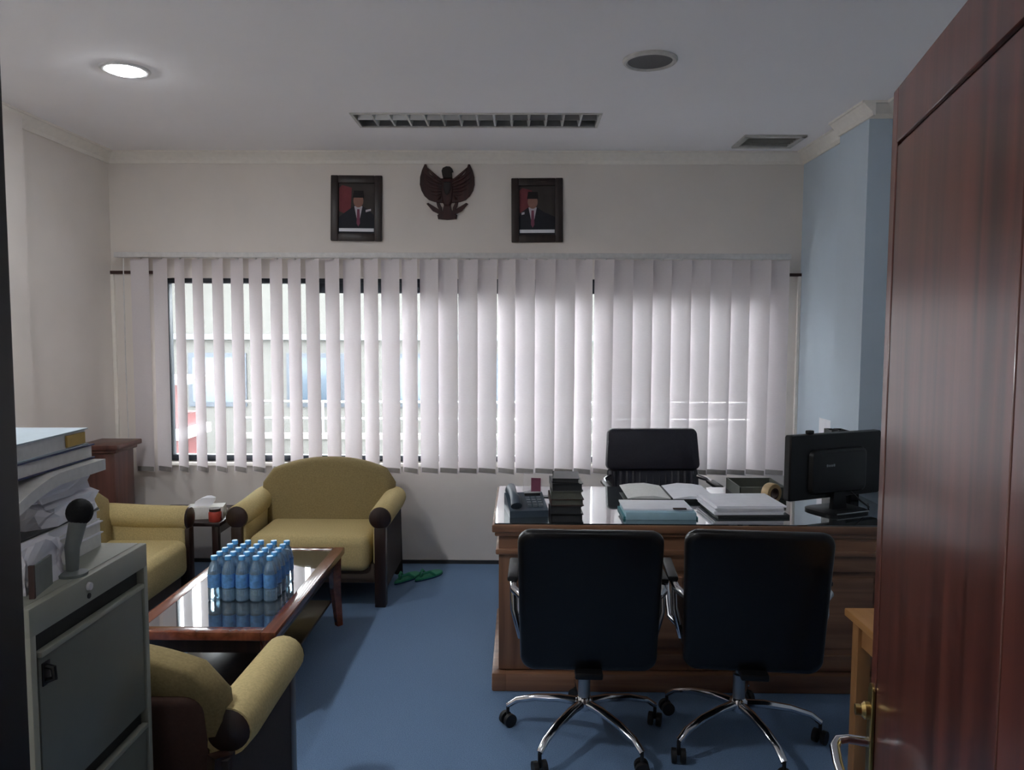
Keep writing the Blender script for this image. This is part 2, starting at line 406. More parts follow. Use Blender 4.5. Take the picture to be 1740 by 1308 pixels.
for i in range(NV):
    v = v0 if i == 0 else dup(v0, blind)
    v.location = (X0V + (X1V-X0V)*i/(NV-1), 0, 0)
    v.rotation_euler = (random.uniform(-.004, .004), random.uniform(-.003, .003), math.radians(ang[i] + random.uniform(-2, 2)))
tube('control_chain', 'rail', [(-2.66, -0.01, 2.10), (-2.665, -0.012, 1.4), (-2.66, -0.01, 0.62)], 0.004, blind, 6)

# ------------------------------------------------------------------ open door
door = struct(bpy.data.objects.new('door_1', None), 'open reddish brown wooden door with recessed panel grooves'); C.objects.link(door)
door.location = (0.459, 0.565, 0); door.rotation_euler = (0, 0, math.atan2(1.385-0.565, 0.655-0.459))
DL, DT = 0.845, 0.04                       # local x along the leaf from the hinge, +y is the face towards the camera
st = 0.115
leaf = bmesh.new(); add_box(leaf, 0, DL, -DT, -0.008, 0.008, 2.05)
leafo = finish('leaf', leaf, 'door', door)
PX0, PX1, PZ0, PZ1 = 0.24, DL-0.035, 0.12, 1.955
for nm, d in (('stile', (0, PX0, -0.008, 0, 0.008, 2.05)), ('stile', (PX1, DL, -0.008, 0, 0.008, 2.05)),
              ('rail', (PX0, PX1, -0.008, 0, PZ1, 2.05)), ('rail', (PX0, PX1, -0.008, 0, 0.008, PZ0))):
    box(nm, 'door', d, door, 0.0015, 1)
box('panel', 'door', (PX0+0.007, PX1-0.005, -0.008, -0.001, PZ0+0.006, PZ1-0.006), door, 0.002, 1)
# lever handle on a long brass plate
hx = DL-0.022
pl = bmesh.new(); add_loft(pl, rrect(hx-0.017, hx+0.017, 0.74, 0.985, 0.012), [(0, 1), (0.004, 1), (0.006, 0.93)], 'y', centre=(hx, 0.86))
plo = finish('handle_plate', pl, 'brass', door, True)
lathe('thumb_turn', 'brass', [(0, 0.0), (0.016, 0.0), (0.016, 0.010), (0.010, 0.016), (0.010, 0.026), (0, 0.028)], (hx, 0.004, 0.935), door, 20, 'y')
tube('lever', 'chrome', [(hx, 0.003, 0.875), (hx, 0.04, 0.877), (hx-0.004, 0.058, 0.874), (hx-0.02, 0.066, 0.868), (hx-0.06, 0.066, 0.858), (hx-0.115, 0.063, 0.85)],
     [0.009, 0.008, 0.009, 0.0095, 0.009, 0.008], door, 12)
for z in (0.25, 1.05, 1.82): tube('hinge', 'brass', [(-0.004, -0.02, z-0.05), (-0.004, -0.02, z+0.05)], 0.007, door, 10)

# ------------------------------------------------------------------ ceiling fittings
def downlight(label, x, y, glow='lamp'):
    dl = thing('downlight', label, 'ceiling light', (x, y, ZC), 0, 'ceiling downlights')
    lathe('trim_ring', 'white', [(0.085, -0.002), (0.085, -0.007), (0.10, -0.008), (0.108, -0.004), (0.110, 0.0), (0.085, 0.0)], (0, 0, 0), dl, 40)
    lathe('lens', glow, [(0, -0.022), (0.03, -0.021), (0.06, -0.016), (0.078, -0.009), (0.085, -0.003), (0.085, -0.001), (0, -0.001)], (0, 0, 0), dl, 40)
downlight('round downlight glowing white on the ceiling above the sofa', -1.826, 3.60)
downlight('unseen fill light added on the ceiling above the filing cabinet', -1.826, 1.60, 'fill2')  # out-of-view fill, added because window light leaves the room too dark
downlight('unseen fill light added on the ceiling just inside the doorway', 0.25, 1.60, 'fill3')  # second added fill, also out of view
sp = thing('ceiling_speaker', 'unlit round grey ceiling fitting with a raised rim', 'ceiling speaker', (RG[0], RG[1], ZC))
lathe('rim', 'grille', [(0.098, 0.0), (0.120, 0.0), (0.121, -0.006), (0.114, -0.014), (0.104, -0.015), (0.098, -0.010), (0.096, 0.0)], (0, 0, 0), sp, 40)
lathe('cone', 'speaker', [(0, -0.003), (0.04, -0.003), (0.09, -0.006), (0.100, -0.008), (0.100, -0.001), (0.0, -0.001)], (0, 0, 0), sp, 40)
lt = thing('louvre_light', 'long recessed ceiling light with a silver louvre of square cells, switched off', 'ceiling light', (0, 0, ZC))
bm = bmesh.new()
x0, x1, y0, y1 = LT
add_box(bm, x0, x1, y0, y1, 0.118, 0.125)
for d in ((x0, x0+0.006, y0, y1, 0, 0.12), (x1-0.006, x1, y0, y1, 0, 0.12), (x0, x1, y0, y0+0.006, 0, 0.12), (x0, x1, y1-0.006, y1, 0, 0.12)): add_box(bm, *d)
finish('housing', bm, 'steel', lt)
bm = bmesh.new()
for d in ((x0-0.012, x0+0.004, y0-0.012, y1+0.012), (x1-0.004, x1+0.012, y0-0.012, y1+0.012), (x0, x1, y0-0.012, y0+0.004), (x0, x1, y1-0.004, y1+0.012)): add_box(bm, *d, -0.006, 0.0)
finish('flange', bm, 'grille', lt)
nb = 14
bp = None
for i in range(1, nb):
    x = x0 + (x1-x0)*i/nb
    if bp is None:
        bm = bmesh.new(); add_loft(bm, [(-0.005, 0.0), (0.005, 0.0), (0.014, 0.045), (-0.014, 0.045)], [(y0+0.005, 1), (y1-0.005, 1)], 'y')
        bp = finish('louvre_blade', bm, 'louvre', lt); bp.location.x = x
    else:
        b2 = bp.copy(); C.objects.link(b2); b2.parent = lt; b2.location.x = x
ym = (y0+y1)/2
bm = bmesh.new(); add_loft(bm, [(ym-0.004, 0.0), (ym+0.004, 0.0), (ym+0.02, 0.05), (ym-0.02, 0.05)], [(x0+0.006, 1), (x1-0.006, 1)], 'x')
finish('centre_blade', bm, 'steel', lt)
for yy in (ym-0.07, ym+0.07): tube('fluorescent_tube', 'white', [(x0+0.03, yy, 0.085), (x1-0.03, yy, 0.085)], 0.014, lt, 12)
vt = thing('air_vent', 'square white ceiling air vent with slanted blades near the right wall', 'air vent', (0, 0, ZC))
x0, x1, y0, y1 = VT
bm = bmesh.new()
for d in ((x0, x0+0.035, y0, y1), (x1-0.035, x1, y0, y1), (x0, x1, y0, y0+0.035), (x0, x1, y1-0.035, y1)): add_box(bm, *d, -0.014, 0.0, 0.003)
finish('vent_frame', bm, 'grille', vt, True)
for k in range(5):
    y = y0+0.055+k*0.048
    bm = bmesh.new(); add_loft(bm, [(y, -0.008), (y+0.003, -0.008), (y+0.035, 0.022), (y+0.032, 0.022)], [(x0+0.03, 1), (x1-0.03, 1)], 'x'); finish('blade', bm, 'grille', vt)
box('duct', 'hole', (x0+0.03, x1-0.03, y0+0.03, y1-0.03, 0.06, 0.07), vt)

# ------------------------------------------------------------------ pictures and emblem on the back wall
def portrait(x0, x1, z0, z1, label, tilt, cap_hat, shift, flagside):
    t = thing('framed_portrait', label, 'picture', ((x0+x1)/2, YB-0.004, z0))
    t.rotation_euler = (math.radians(-2.0), math.radians(tilt), 0)
    W, H = x1-x0, z1-z0; b = 0.052
    def fr(dims): return box('frame_moulding', 'frame', dims, t, 0.006)
    fr((-W/2, -W/2+b, -0.026, -0.002, 0, H)); fr((W/2-b, W/2, -0.026, -0.002, 0, H))
    fr((-W/2+b-.003, W/2-b+.003, -0.025, -0.002, 0, b)); fr((-W/2+b-.003, W/2-b+.003, -0.025, -0.002, H-b, H))
    pr = box('print', 'backdrop', (-W/2+b-.004, W/2-b+.004, -0.010, -0.002, b-.004, H-b+.004), t)
    def flat(nm, mat, pts, lay):
        bm = bmesh.new(); add_loft(bm, pts, [(-0.010, 1), (-0.0104-0.0005*lay, 1)], 'y'); return finish(nm, bm, mat, pr)
    def oval(cx, cz, rx, rz, n=20): return [(cx+rx*math.cos(2*PI*k/n), cz+rz*math.sin(2*PI*k/n)) for k in range(n)]
    iw = W/2-b; cx = shift; base = b
    fx = -iw+0.004
    flat('flag', 'flag', [(fx, 0.20), (fx+0.075, 0.17), (fx+0.085, H-b-0.03), (fx+0.02, H-b-0.012), (fx, H-b-0.03)], 1)
    flat('suit', 'suit', [(-iw, base), (iw, base), (iw, 0.17), (cx+0.075, 0.205), (cx+0.03, 0.235), (cx-0.03, 0.235), (cx-0.08, 0.20), (-iw, 0.16)], 2)
    flat('shirt', 'shirt', [(cx-0.028, 0.235), (cx, 0.10), (cx+0.028, 0.235)], 3)
    flat('tie', 'tie', [(cx-0.008, 0.215), (cx-0.012, 0.12), (cx, 0.098), (cx+0.012, 0.12), (cx+0.008, 0.215)], 4)
    flat('face', 'skin', oval(cx, 0.272, 0.034, 0.046), 5)
    if cap_hat: flat('cap', 'hair', [(cx-0.038, 0.292), (cx+0.038, 0.292), (cx+0.034, 0.338), (cx-0.030, 0.340)], 6)
    else: flat('hair', 'hair', [(cx-0.037, 0.285), (cx-0.02, 0.302), (cx+0.02, 0.302), (cx+0.037, 0.285), (cx+0.034, 0.32), (cx, 0.333), (cx-0.034, 0.32)], 6)
    flat('lapel_badge', 'shirt', [(cx+0.05, 0.195), (cx+0.085, 0.205), (cx+0.085, 0.218), (cx+0.05, 0.21)] if flagside else [(cx-0.075, 0.185), (cx-0.055, 0.19), (cx-0.055, 0.205), (cx-0.075, 0.2)], 5)
    flat('caption_strip', 'paper', [(-iw+0.004, base+0.012), (iw-0.004, base+0.012), (iw-0.004, base+0.034), (-iw+0.004, base+0.034)], 7)
    return t
portrait(-1.288, -0.940, 2.228, 2.668, 'dark framed portrait left of the emblem, man in suit with cap and white caption strip', 0.5, True, 0.012, True)
portrait(-0.062, 0.286, 2.222, 2.652, 'dark framed portrait right of the emblem, man in suit before a plain backdrop', -0.5, True, -0.03, False)
em = thing('eagle_emblem', 'dark carved wooden eagle emblem with raised wings between the two portraits', 'wall emblem', (-0.497, YB-0.002, 2.565))
K = 0.000652
def E(pts): return [((x-376)*K, (353-z)*K) for x, z in pts]
def relief(nm, mat, pts, y0, y1, s=0.94):
    bm = bmesh.new(); p = E(pts); cx = sum(q[0] for q in p)/len(p); cz = sum(q[1] for q in p)/len(p)
    add_loft(bm, p, [(0, 1), (y0, 1), (y1, s)], 'y', centre=(cx, cz)); return finish(nm, bm, mat, em, True, 30)
wingL = [(345, 225), (300, 226), (240, 210), (200, 182), (180, 145), (160, 82), (142, 82), (115, 140), (95, 210), (92, 290), (108, 350), (140, 405), (185, 445), (245, 465), (345, 478)]
for sgn in (0, 1):
    pts = wingL if sgn == 0 else [(752-x, z) for x, z in wingL]
    wg = relief('wing', 'emblem', pts, -0.010, -0.014, 0.97)
    for k in range(7):                        # carved feathers
        t = k/6
        a = (150-45*math.sin(t*PI)*1.0 + 120*t*t, 110+330*t) ; b = (330-20*t, 255+150*t)
        if sgn: a = (752-a[0], a[1]); b = (752-b[0], b[1])
        (ax, az), (bx, bz) = E([a, b])
        tube('feather', 'emblem', [(ax*0.97, -0.011, az), ((ax+bx)/2, -0.016, (az+bz)/2-0.006), (bx, -0.014, bz)], [0.004, 0.010, 0.006], wg, 6)
relief('body', 'emblem', [(330, 225), (422, 225), (440, 330), (425, 470), (400, 520), (352, 520), (327, 470), (312, 330)], -0.014, -0.026, 0.8)
relief('head', 'emblemd', [(335, 230), (325, 190), (318, 150), (330, 120), (365, 104), (405, 106), (430, 130), (440, 158), (424, 165), (430, 230)], -0.016, -0.026, 0.85)
relief('shield', 'emblemd', [(340, 262), (412, 262), (416, 330), (400, 380), (376, 402), (352, 380), (336, 330)], -0.026, -0.032, 0.85)
relief('tail', 'emblem', [(345, 470), (407, 470), (425, 560), (480, 600), (472, 640), (376, 648), (280, 640), (272, 600), (327, 560)], -0.010, -0.018, 0.9)
for sgn in (0, 1):
    f = (lambda p: p) if sgn == 0 else (lambda p: [(752-x, z) for x, z in p])
    relief('claw', 'emblem', f([(262, 470), (292, 468), (318, 520), (322, 560), (296, 556), (272, 510)]), -0.010, -0.018, 0.85)
    relief('ribbon', 'emblem', f([(160, 484), (178, 474), (300, 548), (340, 560), (340, 592), (290, 590), (225, 560)]), -0.012, -0.020, 0.92)

# ------------------------------------------------------------------ upholstered seats
def make_seat(name, label, width, loc, rz, cushions=1, backs=1):
    t = thing(name, label, 'sofa' if width > 1.3 else 'armchair', loc, rz)
    hw = width/2; ax = hw-0.075
    prof_in = ax-0.06
    # seat
    for c in range(cushions):
        a = -prof_in + 2*prof_in*c/cushions; b = -prof_in + 2*prof_in*(c+1)/cushions
        box('seat_cushion', 'fabric', (a+0.003, b-0.003, -0.36, 0.20, 0.21, 0.425), t, 0.055, 5)
    bm = bmesh.new(); add_box(bm, -prof_in-0.02, prof_in+0.02, -0.30, 0.24, 0.13, 0.25, 0.01); finish('seat_frame', bm, 'liner', t, True)
    # backrests with an arched top
    for c in range(backs):
        a = -ax+0.0 + 2*ax*c/backs; b = -ax + 2*ax*(c+1)/backs
        cx = (a+b)/2; h = (b-a)/2*1.02; pts = []
        n = 28
        for k in range(n+1):
            u = -1+2*k/n
            zt = 0.70 + 0.10*(1-abs(u)**2.2) - (0.06*max(0, abs(u)-0.86)/0.14)
            pts.append((cx+u*h, zt))
        pts += [(cx+h*1.0, 0.60), (cx+h*0.97, 0.50), (cx+h*0.92, 0.40), (cx+h*0.90, 0.30), (cx-h*0.90, 0.30), (cx-h*0.92, 0.40), (cx-h*0.97, 0.50), (cx-h*1.0, 0.60)]
        bm = bmesh.new()
        def lean(q): return Vector((q.x, q.y+(q.z-0.3)*0.22, q.z))
        add_loft(bm, pts, [(0.035, 0.86), (0.042, 0.93), (0.06, 0.975), (0.085, 1.0), (0.12, 1.0), (0.145, 0.985), (0.155, 0.95)], 'y', centre=(cx, 0.54), fn=lean)
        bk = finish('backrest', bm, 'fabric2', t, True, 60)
        bm = bmesh.new(); add_loft(bm, rrect(cx-h*0.88, cx+h*0.88, 0.14, 0.66, 0.05), [(0.145, 1), (0.160, 1), (0.166, 0.97)], 'y', centre=(cx, 0.4), fn=lean)
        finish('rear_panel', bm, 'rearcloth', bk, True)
    for s in (-1, 1):
        bm = bmesh.new()
        pts = [(s*ax, -0.335, 0.53), (s*ax, -0.325, 0.53), (s*ax, -0.1, 0.533), (s*(ax+0.004), 0.12, 0.54), (s*(ax+0.008), 0.20, 0.545)]
        add_tube(bm, pts, [0.058, 0.068, 0.07, 0.072, 0.066], 20)
        add_box(bm, s*(ax-0.045), s*(ax+0.012), -0.322, 0.20, 0.25, 0.53, 0.012)
        arm = finish('arm', bm, 'fabric', t, True, 50)
        lathe('arm_button', 'darkwood', [(0, -0.020), (0.03, -0.018), (0.060, -0.010), (0.066, 0.0), (0.0, 0.0)], (s*ax, -0.334, 0.53), arm, 24, 'y')
        lathe('arm_cap', 'darkwood', [(0, 0.010), (0.050, 0.008), (0.062, 0.0), (0.0, 0.0)], (s*(ax+0.008), 0.198, 0.545), arm, 24, 'y')
        box('side_panel', 'sidecloth', (s*(ax+0.013), s*(ax+0.030), -0.30, 0.255, 0.10, 0.495), t)
        box('leg', 'darkwood', (s*ax-0.033, s*ax+0.033, -0.347, -0.285, 0, 0.475), t, 0.006)
        bm = bmesh.new(); add_tube(bm, [(s*ax, 0.30, 0.0), (s*ax, 0.265, 0.25), (s*ax, 0.23, 0.50)], 0.034, 4); finish('leg', bm, 'darkwood', t)
    return t
make_seat('armchair', 'olive armchair with arched back below the left end of the blind', 0.99, (-1.235, 4.73, 0), 0)
make_seat('armchair', 'olive armchair seen from behind, next to the filing cabinet', 0.99, (-1.215, 2.185, 0), PI)
make_seat('sofa', 'olive sofa along the left wall, mostly hidden by the filing cabinet', 1.92, (-2.265, 3.50, 0), PI/2, 2, 1)

# ------------------------------------------------------------------ coffee table
ct = thing('coffee_table', 'low reddish wood coffee table with an inset dark glass top', 'table', (-1.27, 3.545, 0))
W2, L2, H = 0.305, 0.60, 0.43
for d in ((-W2, -W2+0.06, -L2, L2), (W2-0.06, W2, -L2, L2), (-W2+0.06, W2-0.06, -L2, -L2+0.06), (-W2+0.06, W2-0.06, L2-0.06, L2)):
    box('top_frame', 'table', (*d, H-0.035, H), ct, 0.004)
box('glass_top', 'tglass', (-W2+0.058, W2-0.058, -L2+0.058, L2-0.058, H-0.012, H-0.002), ct)
for sx in (-1, 1):
    box('apron', 'darkwood', (sx*(W2-0.05)-0.01, sx*(W2-0.05)+0.01, -L2+0.06, L2-0.06, H-0.10, H-0.035), ct)
    box('apron', 'darkwood', (-W2+0.06, W2-0.06, sx*(L2-0.05)-0.01, sx*(L2-0.05)+0.01, H-0.10, H-0.035), ct)
    for sy in (-1, 1):
        bm = bmesh.new(); add_tube(bm, [(sx*(W2-0.045), sy*(L2-0.045), H-0.035), (sx*(W2-0.045), sy*(L2-0.045), 0.22), (sx*(W2-0.03), sy*(L2-0.03), 0.0)], [0.036, 0.032, 0.022], 4); finish('leg', bm, 'table', ct)
box('lower_shelf', 'darkwood', (-W2+0.06, W2-0.06, -L2+0.07, L2-0.07, 0.14, 0.155), ct, 0.003)

# water bottles on the coffee table
def make_bottle(label, loc):
    t = thing('water_bottle', label, 'bottle', loc, 0, 'pack of water bottles on the coffee table')
    r = 0.0295
    lathe('bottle_body', 'water', [(0, 0.002), (0.024, 0.0), (r, 0.006), (r, 0.05), (r-0.002, 0.054), (r, 0.058), (r, 0.125), (r-0.003, 0.14), (0.020, 0.162), (0.0125, 0.176), (0.0125, 0.186), (0, 0.186)], (0, 0, 0), t, 14)
    lathe('bottle_label', 'blabel', [(r+0.0004, 0.062), (r+0.0006, 0.062), (r+0.0006, 0.122), (r+0.0004, 0.122)], (0, 0, 0), t, 14)
    lathe('cap', 'cap', [(0, 0.183), (0.0145, 0.183), (0.0145, 0.199), (0.013, 0.201), (0, 0.201)], (0, 0, 0), t, 14)
    return t
rows_n = ['front', 'second', 'third', 'fourth', 'back']; cols_n = ['leftmost', 'second from the left', 'in the middle', 'second from the right', 'rightmost']
proto = None
for r in range(5):
    for c in range(5):
        lab = 'blue-capped water bottle in the %s row of the pack, %s' % (rows_n[r], cols_n[c])
        loc = (-1.352 + c*0.0618 + random.uniform(-.0005, .0005), 3.315 + r*0.0618, H-0.002)
        if proto is None: proto = make_bottle(lab, loc)
        else:
            b = dup(proto); b.location = loc; b['label'] = lab
            b.rotation_euler.z = random.uniform(0, 6)

# corner table and its things
t = thing('corner_table', 'small dark square table in the corner between sofa and far armchair', 'table', (-2.08, 4.80, 0))
box('table_top', 'darkwood', (-0.26, 0.26, -0.24, 0.24, 0.43, 0.455), t, 0.005)
for sx in (-1, 1):
    for sy in (-1, 1): box('leg', 'darkwood', (sx*0.22-0.02, sx*0.22+0.02, sy*0.20-0.02, sy*0.20+0.02, 0, 0.43), t, 0.003)
    box('apron', 'darkwood', (sx*0.22-0.01, sx*0.22+0.01, -0.2, 0.2, 0.37, 0.43), t)
t = thing('tissue_box', 'pale grey tissue box with a white tissue on the corner table', 'tissue box', (-1.96, 4.70, 0.455), 0.2)
box('carton', 'paper2', (-0.11, 0.11, -0.06, 0.06, 0, 0.075), t, 0.003)
bm = bmesh.new(); add_loft(bm, [(-0.05, -0.01), (0.05, -0.012), (0.05, 0.012), (-0.05, 0.01)], [(0.074, 1), (0.10, 1.15), (0.125, 0.8), (0.135, 0.25)], 'z', fn=lambda q: Vector((q.x+0.02*math.sin(q.z*60), q.y+0.01*math.cos(q.x*90), q.z))); finish('tissue', bm, 'paper', t, True)
t = thing('snack_jar', 'small red-brown jar with a dark lid beside the tissue box', 'jar', (-1.865, 4.60, 0.455))
lathe('jar_body', 'red', [(0, 0), (0.034, 0), (0.038, 0.008), (0.038, 0.055), (0.030, 0.066), (0, 0.066)], (0, 0, 0), t)
lathe('lid', 'brown', [(0, 0.064), (0.034, 0.064), (0.034, 0.080), (0, 0.082)], (0, 0, 0), t)

# wooden pedestal in the corner
t = thing('wooden_pedestal', 'brown wooden pedestal with a moulded top standing in the left corner', 'pedestal', (-2.655, 4.88, 0))
box('column', 'pedestal', (-0.095, 0.095, -0.12, 0.12, 0.06, 0.86), t, 0.004)
box('plinth', 'pedestal', (-0.12, 0.12, -0.145, 0.145, 0, 0.07), t, 0.006)
box('neck_moulding', 'pedestal', (-0.115, 0.115, -0.14, 0.14, 0.845, 0.87), t, 0.008)
box('cap_board', 'pedestal', (-0.135, 0.135, -0.16, 0.16, 0.868, 0.90), t, 0.006)

# green flip-flops
def flipflop(label, loc, rz, mirror):
    t = thing('flip_flop', label, 'sandal', loc, rz, 'pair of green flip-flops')
    s = -1 if mirror else 1
    pts = []
    for k in range(28):
        a = 2*PI*k/28; y = 0.128*math.sin(a); wv = 0.043 + 0.009*math.sin(a)
        pts.append((s*(wv*math.cos(a) + 0.006*math.sin(2*a)), y))
    bm = bmesh.new(); add_loft(bm, pts, [(0.001, 0.97), (0.004, 1), (0.011, 1)], 'z'); finish('sole', bm, 'bluefoam', t, True)
    bm = bmesh.new(); add_loft(bm, pts, [(0.011, 1), (0.020, 0.99), (0.022, 0.96)], 'z'); finish('footbed', bm, 'green', t, True)
    for q in (-1, 1):
        tube('strap', 'green', [(0, -0.075, 0.02), (q*0.012, -0.062, 0.045), (q*0.032, -0.02, 0.05), (q*0.044, 0.02, 0.02)], [0.006, 0.008, 0.009, 0.007], t, 8)
flipflop('green flip-flop closest to the armchair leg', (-0.735, 4.89, 0), -0.5, False)
flipflop('green flip-flop further right along the wall', (-0.600, 4.94, 0), -0.6, True)

# ------------------------------------------------------------------ filing cabinet
CX, CY0, CY1, CH = -0.925, 1.40, 1.857, 1.10
fc = thing('filing_cabinet', 'grey-green steel filing cabinet with drawers beside the doorway', 'cabinet', (CX-0.31, (CY0+CY1)/2, 0))
hy = (CY1-CY0)/2; hx2 = 0.31
bm = bmesh.new()
add_box(bm, -hx2, hx2-0.02, -hy, hy, 0.0, CH, 0.003)
finish('body', bm, 'cabinet', fc, True)
box('top_band', 'cabinet', (hx2-0.02, hx2, -hy, hy, CH-0.058, CH), fc, 0.003)
box('side_edge', 'cabinet', (hx2-0.02, hx2, hy-0.018, hy, 0, CH-0.055), fc, 0.002)
box('side_edge', 'cabinet', (hx2-0.02, hx2, -hy, -hy+0.018, 0, CH-0.055), fc, 0.002)
box('base_band', 'cabinet', (hx2-0.02, hx2, -hy+0.018, hy-0.018, 0, 0.045), fc)
bm = bmesh.new(); add_box(bm, hx2-0.0205, hx2-0.019, -hy+0.018, hy-0.018, 0.045, CH-0.058); finish('drawer_gap', bm, 'cabdark', fc)
lathe('lock', 'white', [(0, 0.006), (0.008, 0.006), (0.009, 0.0), (0, 0.0)], (hx2, -0.03, CH-0.022), fc, 16, 'x')  # white colour stands in for the highlight on the chrome lock
lathe('key_hole', 'black', [(0, 0.002), (0.006, 0.002), (0.006, 0), (0, 0)], (hx2, -0.03, CH-0.043), fc, 12, 'x')
z = CH-0.098
for k in range(3):
    zt, zb = z, z-0.315
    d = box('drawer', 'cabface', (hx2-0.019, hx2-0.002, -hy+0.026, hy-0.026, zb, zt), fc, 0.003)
    box('drawer_lip', 'cabinet', (hx2-0.012, hx2+0.004, -hy+0.026, hy-0.026, zt-0.008, zt+0.004), d, 0.002)
    bm = bmesh.new()
    yy = -hy+0.045
    add_tube(bm, [(hx2-0.004, yy-0.0, zt-0.03), (hx2+0.014, yy-0.0, zt-0.034), (hx2+0.016, yy, zt-0.055), (hx2-0.004, yy, zt-0.062)], 0.006, 8)
    add_box(bm, hx2-0.003, hx2+0.001, yy-0.012, yy+0.012, zt-0.068, zt-0.022, 0.001)
    finish('drawer_handle', bm, 'black', d, True)
    z = zb-0.038

# papers and books on the cabinet
def book(name, label, mat, cx, cy, z0, lx, ly, h, rz=0, tiltx=0, pages=None, cat='book'):
    t = thing(name, label, cat, (cx, cy, z0), rz); t.rotation_euler = (math.radians(tiltx), 0, rz)
    if pages:
        bm = bmesh.new(); c = 0.003
        add_box(bm, -lx/2, lx/2, -ly/2, ly/2, 0, c); add_box(bm, -lx/2, lx/2, -ly/2, ly/2, h-c, h); add_box(bm, -lx/2, -lx/2+c, -ly/2, ly/2, 0, h)
        finish('cover', bm, mat, t)
        box('pages', pages, (-lx/2+c, lx/2-0.005, -ly/2+0.005, ly/2-0.005, c, h-c), t)
    else: box('sheets', mat, (-lx/2, lx/2, -ly/2, ly/2, 0, h), t, 0.002)
    return t
zt = CH
SX, SY = -1.135, 1.62
for lab, h, mat, pg, rz in (('thick white paper block at the bottom of the stack on the cabinet', 0.034, 'paper2', None, 0.02),
                            ('white bound report second from the bottom of the cabinet stack', 0.030, 'paper', 'paper2', -0.02),
                            ('off-white report third from the bottom of the cabinet stack', 0.026, 'paper2', 'paper', 0.03)):
    book('paper_block', lab, mat, SX, SY, zt, 0.23, 0.42, h, rz, 0, pg, 'papers'); zt += h
book('dark_folder', 'thin dark grey folder in the middle of the cabinet stack', 'darkgrey', SX, SY, zt, 0.225, 0.415, 0.006, 0.01, 0, None, 'folder'); zt += 0.006
def crumple(name, label, cx, cy, z0, lx, ly, h, seed):
    rnd = random.Random(seed); bm = bmesh.new(); n = 9; rings = []
    for lay in range(4):
        row = []
        for j in range(n+1):
            for i in range(n+1):
                pass
        z = h*lay/3
        row = []
        for k in range(24):
            a = 2*PI*k/24; sx = math.copysign(abs(math.cos(a))**0.35, math.cos(a)); sy = math.copysign(abs(math.sin(a))**0.35, math.sin(a))
            row.append(bm.verts.new((sx*lx/2+rnd.uniform(-.008, .008), sy*ly/2+rnd.uniform(-.014, .014), z+(rnd.uniform(-.006, .006) if 0 < lay else 0))))
        rings.append(row)
    for a, b in zip(rings, rings[1:]):
        for k in range(24): bm.faces.new([a[k], a[(k+1) % 24], b[(k+1) % 24], b[k]])
    bm.faces.new(rings[0][::-1])
    c = bm.verts.new((0, 0, h+0.003))
    for k in range(24): bm.faces.new([rings[-1][k], rings[-1][(k+1) % 24], c])
    o = finish(name, bm, 'paper', None); o.location = (cx, cy, z0); tag(o, label, 'papers'); return o
crumple('loose_papers', 'untidy bundle of loose white papers sticking out of the cabinet stack', SX+0.015, SY+0.10, zt, 0.20, 0.23, 0.046, 1); zt += 0.052
crumple('loose_papers', 'smaller ruffled bundle of white papers just below the curved magazine', SX+0.005, SY+0.10, zt, 0.185, 0.22, 0.036, 2); zt += 0.042
# curved magazine drooping towards the doorway
bm = bmesh.new()
def droop(y): return -0.085*max(0, (0.02-y)/0.25)**1.5
for lay, (za, zb) in enumerate(((0.0, 0.012), (0.012, 0.026))):
    ra = []
    for k in range(15):
        y = -0.23+0.43*k/14
        ra.append([bm.verts.new((sx*0.11, y, droop(y)+zz)) for sx, zz in ((-1, za), (1, za), (1, zb), (-1, zb))])
    for a, b in zip(ra, ra[1:]):
        for k in range(4): bm.faces.new([a[k], a[(k+1) % 4], b[(k+1) % 4], b[k]])
    bm.faces.new(ra[0]); bm.faces.new(ra[-1])
o = finish('curved_magazine', bm, 'paper2', None, True); o.location = (SX+0.03, SY-0.01, zt+0.002); tag(o, 'thick white magazine bending down over the cabinet stack', 'magazine')
zt += 0.030
book('navy_book', 'navy blue hardback near the top of the cabinet stack', 'navy', SX+0.01, SY-0.01, zt, 0.21, 0.41, 0.034, 0.02, 0, 'paper2'); zt += 0.034
t = book('ring_binder', 'pale blue-grey binder with a yellow tag on top of the cabinet stack', 'binder', SX, SY-0.02, zt, 0.22, 0.40, 0.040, 0.03, 0, 'paper2', 'binder')
box('yellow_tag', 'yellow', (0.1065, 0.1112, 0.11, 0.185, 0.006, 0.032), t)
t = thing('desk_microphone', 'black foam-headed microphone on a grey stem in front of the cabinet stack', 'microphone', (-0.962, 1.605, CH))
lathe('foot', 'greymag', [(0, 0), (0.03, 0), (0.03, 0.006), (0.008, 0.012), (0, 0.012)], (0, 0, 0), t)
tube('stem', 'greymag', [(0, 0, 0.01), (0, 0.002, 0.06), (0.005, 0.02, 0.115)], [0.012, 0.015, 0.018], t, 12)
bm = bmesh.new(); bmesh.ops.create_uvsphere(bm, u_segments=20, v_segments=12, radius=0.027)
bmesh.ops.transform(bm, matrix=Matrix.Translation((0.006, 0.024, 0.132)) @ Matrix.Diagonal((1, 1.05, 1.1, 1)), verts=bm.verts); finish('foam_head', bm, 'foam', t, True)
o = crumple('crumpled_paper', 'crumpled white sheet leaning by the microphone', -0.995, 1.535, CH+0.03, 0.03, 0.12, 0.065, 5); o.location.z = CH
o.scale = (1, 1, 1.45)
t = thing('small_card', 'small grey card with a brown edge standing at the cabinet front', 'card', (-0.965, 1.505, CH), 0.2)
box('card_face', 'greymag', (-0.003, 0.003, -0.045, 0.045, 0, 0.062), t); box('brown_edge', 'brown', (-0.005, 0.005, -0.05, -0.043, 0, 0.066), t)

